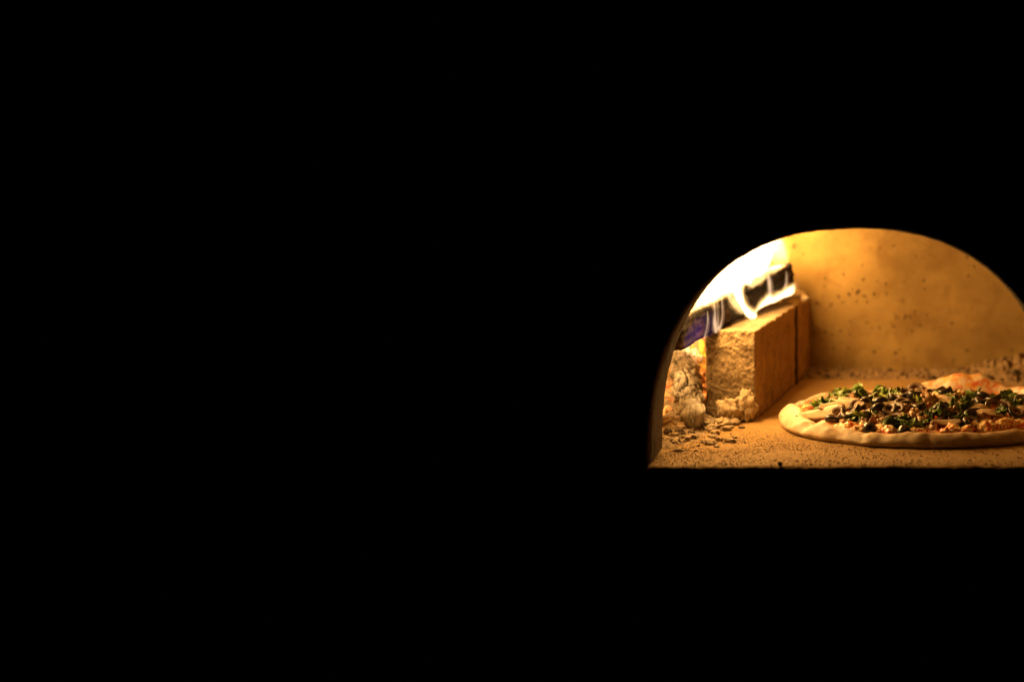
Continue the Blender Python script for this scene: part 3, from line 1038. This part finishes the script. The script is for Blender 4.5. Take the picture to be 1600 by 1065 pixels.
WISPS = [
    [(1119, 521, -0.034, 3.2), (1117, 503, -0.034, 2.6), (1117, 486, -0.034, 2.2), (1115, 472, -0.03, 1.6)],
    [(1121, 518, -0.036, 1.6), (1122, 500, -0.036, 1.3), (1122, 485, -0.036, 1.2), (1120, 470, -0.03, 0.9)],
    [(1123, 516, -0.034, 2.2), (1128, 500, -0.034, 1.8), (1129, 483, -0.034, 1.7), (1127, 462, -0.03, 1.4)],
    [(1100, 530, -0.034, 1.6), (1104, 515, -0.034, 1.5), (1106, 500, -0.034, 1.5), (1105, 484, -0.03, 1.0)],
    [(1202, 470, -0.034, 4.5), (1203, 455, -0.034, 2.9), (1202, 440, -0.034, 2.6), (1200, 428, -0.03, 2.0)],
    [(1224, 454, -0.034, 1.8), (1228, 444, -0.034, 1.6), (1229, 432, -0.034, 1.5), (1228, 422, -0.03, 1.2)],
]
for k, p in enumerate(WISPS):
    tongue('flame_wisp', [(a, b, c, r * (0.9 + 0.3 * math.sin(2.1 * i + k))) for i, (a, b, c, r) in enumerate(p)], WISP, fl, 5.1 * k + 1, 0.25, 0.8, 22, 10)
    tongue('flame_wisp', [(a + 0.6, b, c - 0.002, r * 2.1) for a, b, c, r in p], WISP_TH, fl, 5.1 * k + 2, 0.3, 0.8, 22, 10)
BLUES = [
    [(1072, 545, -0.036, 6), (1080, 528, -0.036, 11), (1088, 510, -0.036, 10), (1090, 492, -0.03, 3)],
    [(1090, 534, -0.036, 6), (1096, 520, -0.036, 11), (1100, 504, -0.036, 10), (1102, 486, -0.03, 3)],
    [(1108, 526, -0.036, 4), (1112, 512, -0.036, 7), (1114, 496, -0.036, 7), (1114, 480, -0.03, 3)],
    [(1240, 455, -0.03, 3), (1245, 446, -0.03, 4), (1247, 434, -0.03, 3), (1245, 420, -0.02, 1.5)],
]
for k, p in enumerate(BLUES):
    tongue('blue_flame', p, BLUE, fl, 4.4 * k + 7, 0.2, 0.7)

# ------------------------------------------------------------------ pizza
PC = at_z(1446, 661.5)
PR = 0.187
PIZ = empty('pizza', (PC.x, PC.y, 0.0))
tag(PIZ, 'unsliced pizza with olives, mushrooms, sausage and greens on the oven floor', 'pizza')


def outline(th):
    c, s = math.cos(th), math.sin(th)
    r = PR * (1 + 0.018 * nz((c, s, 0), 1.7, 3) + 0.014 * nz((c, s, 0), 4, 8) + 0.007 * nz((c, s, 0), 11, 2))
    return r


def rim_h(th):
    c, s = math.cos(th), math.sin(th)
    h = 0.0168 + 0.003 * nz((c, s, 0), 2.4, 5) + 0.0015 * nz((c, s, 0), 7, 2)
    d = lambda q, w: math.exp(-((((th - q + PI) % (2 * PI)) - PI) / w) ** 2)
    h += 0.0075 * d(math.radians(186), 0.30)          # thick left end
    h += 0.027 * d(math.radians(67), 0.36)            # big air bubble at the back
    h += 0.014 * d(math.radians(33), 0.16)
    h -= 0.004 * d(math.radians(214), 0.045)          # crease
    return h


def rim_w(th):
    d = lambda q, w: math.exp(-((((th - q + PI) % (2 * PI)) - PI) / w) ** 2)
    return 0.031 + 0.004 * nz((math.cos(th), math.sin(th), 0), 3, 1) + 0.012 * d(math.radians(186), 0.35) + 0.028 * d(math.radians(72), 0.30)


def surf(x, y):
    """height of the topped surface inside the rim"""
    r = math.hypot(x, y)
    return 0.0105 + 0.011 * max(0.0, 1 - (r / 0.165) ** 2) + 0.0018 * nz((x, y, 0), 45, 3)


def build_crust():
    NT_ = 300
    prof = []
    V, Fc, st = [], [], []
    NP = 48
    br_ = random.Random(17)
    BLIST = []
    for _ in range(46):
        a_ = br_.random() * 2 * PI; rr = outline(a_) - br_.uniform(0.006, 0.026); w = br_.uniform(0.003, 0.009)
        BLIST.append((rr * math.cos(a_), rr * math.sin(a_), w, br_.uniform(-0.25, 0.42) * w))
    for i in range(NT_):
        th = 2 * PI * i / NT_
        c, s = math.cos(th), math.sin(th)
        R, H, Wd = outline(th), rim_h(th), rim_w(th)
        for j in range(NP):
            t = j / (NP - 1)
            if t < 0.12:                                 # underside
                u = t / 0.12; r = 0.05 + (R - 0.006 - 0.05) * u; z = 0.0004
            elif t < 0.72:                               # round rim, outside to inside
                u = (t - 0.12) / 0.60
                a = -PI / 2 + u * PI * 1.0
                # outer half then top then inner half
                if u < 0.42:
                    q = u / 0.42 * PI / 2
                    r = R - 0.006 + 0.006 * math.sin(q) ** 0.9 ; z = 0.0004 + (H * 0.34) * (1 - math.cos(q))
                elif u < 0.70:
                    q = (u - 0.42) / 0.28 * PI / 2
                    r = R - Wd * 0.55 * (1 - math.cos(q)) ** 0.85; z = H * 0.34 + H * 0.66 * math.sin(q) ** 1.1
                else:
                    q = (u - 0.70) / 0.30
                    r = R - Wd * (0.55 + 0.45 * q); z = H - (H - 0.010) * (0.5 - 0.5 * math.cos(PI * q))
            else:
                u = (t - 0.72) / 0.28; r = (R - Wd) * (1 - u) + 0.03 * u; z = 0.010 - 0.003 * u
            p = Vector((r * c, r * s, z))
            if j > 2:
                amp = (0.0030 + 0.005 * math.exp(-((th - math.radians(66)) / 0.5) ** 2)) * fbm(p, 44, 5, 3) + 0.0045 * fbm(p, 21, 15, 3) + 0.0014 * fbm(p, 120, 9, 3)
                n = Vector((c * (1 if t < 0.45 else 0.2), s * (1 if t < 0.45 else 0.2), 0.2 if t < 0.35 else 1)).normalized()
                p += n * amp * smooth01(z, 0.001, 0.006)
                p += n * (-0.0016 * max(0, nz((th * 15, r * 30, 0), 1.0, 14)) * smooth01(z, 0.002, 0.008))
                # flour-cracked creases on the left
                if 2.8 < th < 4.2: p += n * (-0.0014 * max(0, nz((th * 6, r * 20, 0), 1.5, 4)))
            if j > 2:
                for (bx, by, br, bh) in BLIST:
                    q = ((p.x - bx) ** 2 + (p.y - by) ** 2) / (br * br)
                    if q < 6: p.z += bh * math.exp(-q) * smooth01(z, 0.002, 0.010)
            V.append(p)
            inner = smooth01(t, 0.46, 0.60)
            bub = math.exp(-((th - math.radians(66)) / 0.55) ** 2)
            st.append(min(1.0, inner * 0.9 + bub * smooth01(t, 0.30, 0.42)))
    for i in range(NT_):
        for j in range(NP - 1):
            a = i * NP + j; b = ((i + 1) % NT_) * NP + j
            Fc.append((a, b, b + 1, a + 1))
    o = mesh('crust', V, Fc, DOUGH, PIZ)
    attr(o, 'stain', st)


build_crust()


def build_cheese():
    NT_, NR = 220, 60
    V, Fc = [(0, 0, surf(0, 0))], []
    for j in range(1, NR + 1):
        for i in range(NT_):
            th = 2 * PI * i / NT_
            c, s = math.cos(th), math.sin(th)
            lim = outline(th) - rim_w(th) * (0.68 + 0.30 * nz((c, s, 0), 9, 4)) 
            r = lim * j / NR
            x, y = r * c, r * s
            z = surf(x, y) + 0.0032 * fbm((x, y, 0), 70, 4, 4) + 0.0012
            e = smooth01(j / NR, 0.90, 1.0)
            z -= e * 0.004
            V.append((x, y, z))
    for i in range(NT_):
        Fc.append((0, 1 + i, 1 + (i + 1) % NT_))
    for j in range(1, NR):
        for i in range(NT_):
            a = 1 + (j - 1) * NT_ + i; b = 1 + (j - 1) * NT_ + (i + 1) % NT_
            Fc.append((a, a + NT_, b + NT_, b))
    mesh('cheese_and_sauce', V, Fc, CHEESE, PIZ)


build_cheese()


# topping meshes (shared)
def ring_mesh(name, R, r, h, seed):
    """olive slice: short tube with rounded skin outside and a hole"""
    NA = 26
    prof = [(r, 0.30 * h), (r, 0.72 * h), (r + 0.0006, 0.92 * h), (R - 0.0012, h), (R - 0.0004, 0.93 * h), (R, 0.72 * h), (R + 0.0003, 0.5 * h), (R, 0.25 * h), (R - 0.0006, 0.06 * h), (R - 0.0012, 0), (r + 0.0006, 0.08 * h)]
    n = len(prof)
    V, Fc, mi = [], [], []
    for i in range(NA):
        th = 2 * PI * i / NA
        k = 1 + 0.05 * math.cos(2 * th + seed) + 0.04 * nz((math.cos(th), math.sin(th), seed), 1.3, seed)
        for (a, z) in prof:
            bend = 0.0011 * math.cos(2 * th + seed * 2)
            V.append((a * k * math.cos(th), a * k * 0.94 * math.sin(th), z - h / 2 + bend))
    for i in range(NA):
        for j in range(n):
            a = i * n + j; b = ((i + 1) % NA) * n + j
            a2 = i * n + (j + 1) % n; b2 = ((i + 1) % NA) * n + (j + 1) % n
            Fc.append((a, b, b2, a2)); mi.append(0 if 3 <= j <= 8 else 1)
    me = bpy.data.meshes.new(name); me.from_pydata(V, [], Fc); me.update()
    me.materials.append(OLIVE); me.materials.append(OLIVE_CUT)
    me.polygons.foreach_set('material_index', mi); me.polygons.foreach_set('use_smooth', [True] * len(Fc))
    return me


def cap_mesh(name, R, seed):
    bm = bmesh.new()
    bmesh.ops.create_uvsphere(bm, u_segments=26, v_segments=18, radius=R)
    for v in bm.verts:
        if v.co.z < -0.25 * R: v.co.z = -0.25 * R + (v.co.z + 0.25 * R) * 0.12
        v.co.z *= 1.05
        v.co += v.co.normalized() * R * 0.06 * nz(v.co / R, 1.5, seed)
        d = math.hypot(v.co.x, v.co.y)
        if v.co.z > 0: v.co.z -= 0.16 * R * math.exp(-(d / (0.16 * R)) ** 2)
    me = bpy.data.meshes.new(name); bm.to_mesh(me); bm.free()
    me.materials.append(OLIVE); me.polygons.foreach_set('use_smooth', [True] * len(me.polygons))
    return me


def mush_mesh(name, seed, kind=0):
    """slice cut through a mushroom: cap arc with stem (kind 0), or a long lens of cap (kind 1)"""
    N = 46
    pts = []
    if kind == 0:
        for i in range(N):
            a = 2 * PI * i / N
            c, s = math.cos(a), math.sin(a)
            if s > -0.1: x, y = 0.021 * c, 0.017 * max(s, 0) ** 0.8
            else:
                x, y = 0.021 * c, 0.0
                if abs(c) < 0.42: y = -0.018
                elif abs(c) < 0.9: y = 0.0015
            pts.append([x, y])
        # shape: gills line then stem
        pts = [[-0.021, 0.0], [-0.0215, 0.004], [-0.019, 0.010], [-0.014, 0.0145], [-0.007, 0.017], [0, 0.0178], [0.007, 0.017], [0.014, 0.0145], [0.019, 0.010], [0.0215, 0.004], [0.021, 0.0], [0.018, -0.001], [0.012, 0.0025], [0.0075, 0.001], [0.0062, -0.006], [0.0068, -0.013], [0.0050, -0.0165], [0, -0.0175], [-0.0050, -0.0165], [-0.0068, -0.013], [-0.0062, -0.006], [-0.0075, 0.001], [-0.012, 0.0025], [-0.018, -0.001]][::-1]
    else:
        for i in range(N):
            a = 2 * PI * i / N
            c, s = math.cos(a), math.sin(a)
            pts.append([0.027 * c, (0.0105 if s > 0 else 0.0065) * math.copysign(abs(s) ** 0.85, s)])
    rd = random.Random(seed)
    n = len(pts)
    pts = [[x * rd.uniform(0.97, 1.03), y + rd.uniform(-0.0003, 0.0003)] for x, y in pts]
    # outline rings for a rounded slab: bottom centre fill, bottom edge, mid edge, top edge, top fill
    th = 0.0052
    rings = [(0.45, -th / 2), (0.90, -th / 2), (1.0, -th * 0.28), (1.0, th * 0.28), (0.90, th / 2), (0.45, th / 2)]
    k1 = rd.uniform(-16, 16); k2 = rd.uniform(-9, 9)
    cx = sum(p[0] for p in pts) / n; cy = sum(p[1] for p in pts) / n
    V, Fc, mi = [], [], []
    def bend(x, y, z):
        return (x, y, z + k1 * x * x + k2 * y * x + 0.0007 * nz((x, y, z), 180, seed))
    for (g, z) in rings:
        for x, y in pts:
            V.append(bend(cx + (x - cx) * g, cy + (y - cy) * g, z))
    for r in range(len(rings) - 1):
        for i in range(n):
            a, b = r * n + i, r * n + (i + 1) % n
            Fc.append((a, b, b + n, a + n)); mi.append(1 if 1 <= r <= 3 else 0)
    b = len(V)
    V.append(bend(cx, cy, -th / 2)); V.append(bend(cx, cy, th / 2))
    for i in range(n):
        Fc.append((b, (i + 1) % n, i)); mi.append(0)
        o = (len(rings) - 1) * n
        Fc.append((b + 1, o + i, o + (i + 1) % n)); mi.append(0)
    me = bpy.data.meshes.new(name); me.from_pydata(V, [], Fc); me.update()
    me.materials.append(MUSH); me.materials.append(MUSH_EDGE)
    me.polygons.foreach_set('material_index', mi); me.polygons.foreach_set('use_smooth', [True] * len(Fc))
    return me


def sausage_mesh(name, seed):
    """crumble of many small fused nodules"""
    rd = random.Random(seed)
    bm = bmesh.new()
    for k in range(30):
        r = rd.uniform(0.11, 0.24)
        c = Vector((rd.gauss(0, 1), rd.gauss(0, 1), rd.gauss(0, 0.8))).normalized() * rd.uniform(0.55, 0.85)
        c.z *= 0.8
        res = bmesh.ops.create_icosphere(bm, subdivisions=2, radius=r)
        for v in res['verts']:
            v.co = v.co * (1 + 0.28 * nz(v.co + c, 4, seed + k)) + c
    res = bmesh.ops.create_icosphere(bm, subdivisions=3, radius=0.62)
    for v in res['verts']:
        v.co = v.co * (1 + 0.35 * fbm(v.co, 2.6, seed, 3)); v.co.z *= 0.75
    me = bpy.data.meshes.new(name); bm.to_mesh(me); bm.free()
    me.materials.append(SAUS); me.polygons.foreach_set('use_smooth', [True] * len(me.polygons))
    return me


def leaf_mesh(name, seed, pale=False, strip=False):
    """a torn, curled piece of leaf with thickness"""
    rd = random.Random(seed)
    NL, NW = 14, 7
    V, Fc = [], []
    L = 1.0
    w0 = 0.11 if strip else rd.uniform(0.36, 0.5)
    c1, c2, tw = rd.uniform(-1.6, 1.6), rd.uniform(-2.6, 2.6), rd.uniform(-1.8, 1.8)
    for side in (0, 1):
        for i in range(NL + 1):
            t = i / NL
            w = w0 * (math.sin(PI * (0.06 + 0.90 * t)) ** 0.7) * (1 + 0.55 * nz((t * 7, seed, 0), 1.0, seed))
            for j in range(NW + 1):
                s = (j / NW - 0.5) * 2
                ww = w * (1 + (0 if strip else 0.30) * nz((t * 9, s * 2, 0), 1.0, seed + 2) * abs(s))
                x = L * (t - 0.5); y = s * ww
                z = c1 * (x * x) + (0.9 if strip else 0.7) * c2 * y * y + tw * x * y + (0.02 if strip else 0.22) * nz((x * 5, y * 7, 0), 1.0, seed + 5)
                z += (0.012 if side else -0.012) * (3 if strip else 1) * (1 if 0 < j < NW and 0 < i < NL else 0.2)
                V.append((x, y, z))
    m = (NL + 1) * (NW + 1)
    for side in (0, 1):
        for i in range(NL):
            for j in range(NW):
                a = side * m + i * (NW + 1) + j
                f = (a, a + 1, a + NW + 2, a + NW + 1)
                Fc.append(f if not side else f[::-1])
    edge = [i * (NW + 1) for i in range(NL + 1)] + [NL * (NW + 1) + j for j in range(1, NW + 1)] + [i * (NW + 1) + NW for i in range(NL - 1, -1, -1)] + [j for j in range(NW - 1, 0, -1)]
    for q in range(len(edge)):
        a, b = edge[q], edge[(q + 1) % len(edge)]
        Fc.append((a, b, b + m, a + m))
    me = bpy.data.meshes.new(name); me.from_pydata(V, [], Fc); me.update()
    me.materials.append(LEAF_PALE if pale else LEAF); me.polygons.foreach_set('use_smooth', [True] * len(Fc))
    return me


RINGS = [ring_mesh('olive_slice', 0.0092, 0.0042, 0.0062, 1), ring_mesh('olive_slice', 0.0085, 0.0034, 0.0075, 2), ring_mesh('olive_slice', 0.0098, 0.0048, 0.0052, 3)]
CAPS = [cap_mesh('olive_end', 0.0088, 1), cap_mesh('olive_end', 0.0080, 2)]
MUSHES = [mush_mesh('mushroom_slice', s, s % 2) for s in range(8)]
SAUSES = [sausage_mesh('sausage_crumble', s * 7 + 3) for s in range(6)]
LEAVES = [leaf_mesh('leaf_piece', s * 3 + 1) for s in range(9)]
PALES = [leaf_mesh('leaf_stem', s * 3 + 2, True, s % 2 == 0) for s in range(4)]
CLUMPS = []
for s in range(7):
    me = lump_mesh('cheese_clump', 4, 0.55, 1.6, s * 9.1 + 4, (1, 1, 0.7))
    me.materials.append(CLUMP); me.polygons.foreach_set('use_smooth', [True] * len(me.polygons))
    CLUMPS.append(me)

placed = []


def put(name, me, x, y, z, rot, scale=1.0):
    o = bpy.data.objects.new(name, me)
    COL.objects.link(o)
    o.parent = PIZ
    o.location = (x, y, z)
    o.rotation_euler = rot
    o.scale = (scale,) * 3 if not isinstance(scale, tuple) else scale
    placed.append((x, y))
    return o


def hit(px, py, lift):
    """where the view ray of a pixel meets the topped surface raised by lift"""
    r = ray(px, py); o = Vector((0, 0, CAM_H))
    y = PC.y - PR
    while y < PC.y + PR:
        p = o + r * (y / r.y)
        x_, y_ = p.x - PC.x, p.y - PC.y
        rr = math.hypot(x_, y_)
        if p.z <= surf(x_, y_) + lift * max(0.35, 1 - 0.6 * (rr / PR) ** 2): return x_, y_, p.z
        y += 0.0008
    return x_, y_, p.z


rd = random.Random(11)
# named toppings read off the photograph: (px, py, lift, yaw, tilt x, tilt y, size)
MUSH_AT = [(1275, 626, .010, 0.5, 0.9, -0.25, 0.72, 1), (1313, 637, .012, 0.12, 0.75, -0.15, 1.0, 1), (1283, 650, .007, 0.15, 0.55, -0.18, 1.15, 1),
           (1374, 648, .012, -0.15, 0.95, 0.10, 0.9, 3), (1353, 636, .016, 0.9, 0.5, 0.1, 0.75, 0), (1546, 646, .013, -0.1, 0.5, 0.1, 0.72, 5),
           (1479, 662, .006, 0.05, 0.5, 0.0, 0.68, 1), (1526, 612, .012, 0.1, 0.75, 0.05, 0.75, 1), (1504, 611, .014, 0.4, 0.8, 0, 0.45, 1),
           (1473, 627, .018, -0.6, 0.6, 0.2, 0.6, 2), (1530, 636, .018, -0.2, 0.5, 0.1, 0.6, 3), (1395, 633, .014, 0.3, 0.5, 0, 0.7, 5), (1318, 626, .014, 0.3, 0.4, 0, 0.7, 3),
           (1600, 640, .012, 0.3, 0.5, 0, 0.8, 3), (1508, 633, .016, 1.0, 0.5, 0.3, 0.6, 0)]
for px, py, lf, yw, tx, ty, s, k in MUSH_AT:
    x, y, z = hit(px, py, lf)
    put('mushroom_slice', MUSHES[k], x, y, z, (tx, ty, yw), s)
OL_AT = [(1371, 638), (1375, 627), (1346, 629), (1334, 643), (1300, 654), (1327, 650), (1360, 622), (1391, 640), (1397, 653), (1432, 608), (1429, 618), (1410, 628), (1403, 640),
         (1437, 636), (1467, 637), (1465, 651), (1517, 650), (1518, 660), (1536, 618), (1535, 628), (1553, 623), (1552, 635), (1571, 635), (1596, 628), (1477, 612), (1515, 606), (1416, 613), (1340, 634), (1398, 622), (1588, 644), (1310, 645)]
for k, (px, py) in enumerate(OL_AT):
    x, y, z = hit(px, py, 0.018 if py < 645 else 0.012)
    m = rd.random()
    rot = (rd.uniform(0.1, 0.55), rd.uniform(-0.4, 0.4), rd.random() * 6.28) if m < 0.6 else (rd.uniform(0.8, 1.3), rd.uniform(-0.6, 0.6), rd.uniform(-0.7, 0.7))
    put('olive_slice', RINGS[k % 3], x, y, z, rot, rd.uniform(1.05, 1.25))
for k, (px, py) in enumerate([(1358, 672), (1413, 677)]):
    x, y, z = hit(px, py, 0.004)
    put('olive_end', CAPS[k], x, y, z + 0.001, (0.5, 0.3 - 0.7 * k, 0.4), 1.0 + 0.12 * k)
SA_AT = [(1451, 624, .019, .0120), (1428, 648, .011, .0150), (1416, 655, .009, .011), (1441, 655, .009, .011), (1458, 668, .004, .0105), (1487, 646, .011, .012), (1583, 654, .007, .010), (1569, 613, .013, .013), (1362, 656, .008, .0105),
         (1306, 629, .011, .010), (1348, 662, .006, .009), (1322, 661, .004, .008), (1490, 622, .014, .010), (1445, 615, .014, .009), (1590, 618, .013, .013), (1540, 655, .008, .010), (1330, 622, .013, .009), (1412, 640, .014, .010), (1380, 660, .006, .009)]
for k, (px, py, lf, s) in enumerate(SA_AT):
    x, y, z = hit(px, py, lf)
    put('sausage_crumble', SAUSES[k % 6], x, y, z, (rd.random() * 6, rd.random() * 6, rd.random() * 6), s)
LE_AT = [(1290, 635, 5, 8), (1285, 638, 3, 5), (1311, 619, 6, 8), (1334, 615, 7, 9), (1322, 622, 4, 8), (1346, 618, 3, 6), (1372, 616, 4, 8), (1389, 623, 5, 9), (1397, 618, 3, 6), (1338, 657, 4, 8), (1352, 655, 3, 6), (1386, 666, 5, 8), (1396, 661, 4, 8),
         (1490, 633, 6, 12), (1504, 640, 4, 8), (1468, 646, 4, 9), (1480, 622, 4, 8), (1504, 656, 4, 8), (1495, 658, 3, 6), (1408, 664, 5, 9), (1452, 657, 4, 8), (1520, 620, 4, 8), (1576, 622, 5, 9), (1420, 667, 4, 8), (1441, 628, 2, 6), (1365, 630, 3, 6), (1585, 632, 4, 8), (1560, 645, 3, 6), (1380, 650, 2, 6)]
for px, py, n, spr in LE_AT:
    for q in range(int(n * 1.8)):
        x, y, z = hit(px + rd.gauss(0, spr * 0.8), py + rd.gauss(0, spr * 0.22), 0.013 if py < 650 else 0.007)
        pale = rd.random() < 0.16
        s = rd.uniform(0.010, 0.023)
        put('leaf_stem' if pale else 'leaf_piece', rd.choice(PALES if pale else LEAVES), x, y, z + 0.002, (rd.gauss(0.25, 0.6), rd.gauss(0, 0.6), rd.random() * 6.28), s)
CL_AT = [(1320, 672, .010), (1327, 668, .009), (1311, 668, .007), (1483, 677, .010), (1492, 673, .011), (1500, 677, .009), (1475, 680, .008), (1510, 672, .009), (1530, 668, .012), (1541, 662, .010), (1536, 672, .010), (1552, 668, .010), (1565, 666, .010), (1578, 664, .009), (1592, 664, .010),
         (1340, 674, .008), (1376, 672, .009), (1390, 675, .009), (1372, 676, .006), (1430, 676, .008), (1442, 676, .008), (1265, 640, .010), (1300, 662, .008), (1466, 623, .011), (1290, 664, .007), (1350, 668, .008), (1384, 637, .008), (1500, 622, .009)]
for k, (px, py, s) in enumerate(CL_AT):
    x, y, z = hit(px, py, 0.002 if py > 655 else 0.009)
    put('cheese_clump', CLUMPS[k % 7], x, y, z, (rd.gauss(0, 0.3), rd.gauss(0, 0.3), rd.random() * 6), (s * 1.2, s, s * rd.uniform(0.9, 1.3)))
# fill the rest of the topping by the same mix
random.seed(3)
for k in range(230):
    a, r = rd.random() * 2 * PI, 0.150 * math.sqrt(rd.random())
    x, y = r * math.cos(a), r * math.sin(a)
    if y < -0.02 and (r > 0.115 or rd.random() < 0.75): continue
    z = surf(x, y) + 0.003 + 0.004 * rd.random()
    m = rd.random()
    if m < 0.26: put('olive_slice', RINGS[k % 3], x, y, z + 0.002, (rd.gauss(0, 0.4), rd.gauss(0, 0.4), rd.random() * 6))
    elif m < 0.34 and r < 0.11: put('mushroom_slice', MUSHES[k % 8], x, y, z, (rd.gauss(0.2, 0.3), rd.gauss(0, 0.3), rd.random() * 6), 0.8)
    elif m < 0.44: put('sausage_crumble', SAUSES[k % 6], x, y, z, (rd.random() * 6, rd.random() * 6, 0), rd.uniform(0.007, 0.011))
    elif m < 0.85: put('leaf_piece', LEAVES[k % 9], x, y, z + 0.002, (rd.gauss(0.1, 0.5), rd.gauss(0, 0.5), rd.random() * 6), rd.uniform(0.007, 0.014))
    else: put('cheese_clump', CLUMPS[k % 7], x, y, z - 0.002, (0, 0, rd.random() * 6), rd.uniform(0.006, 0.010))
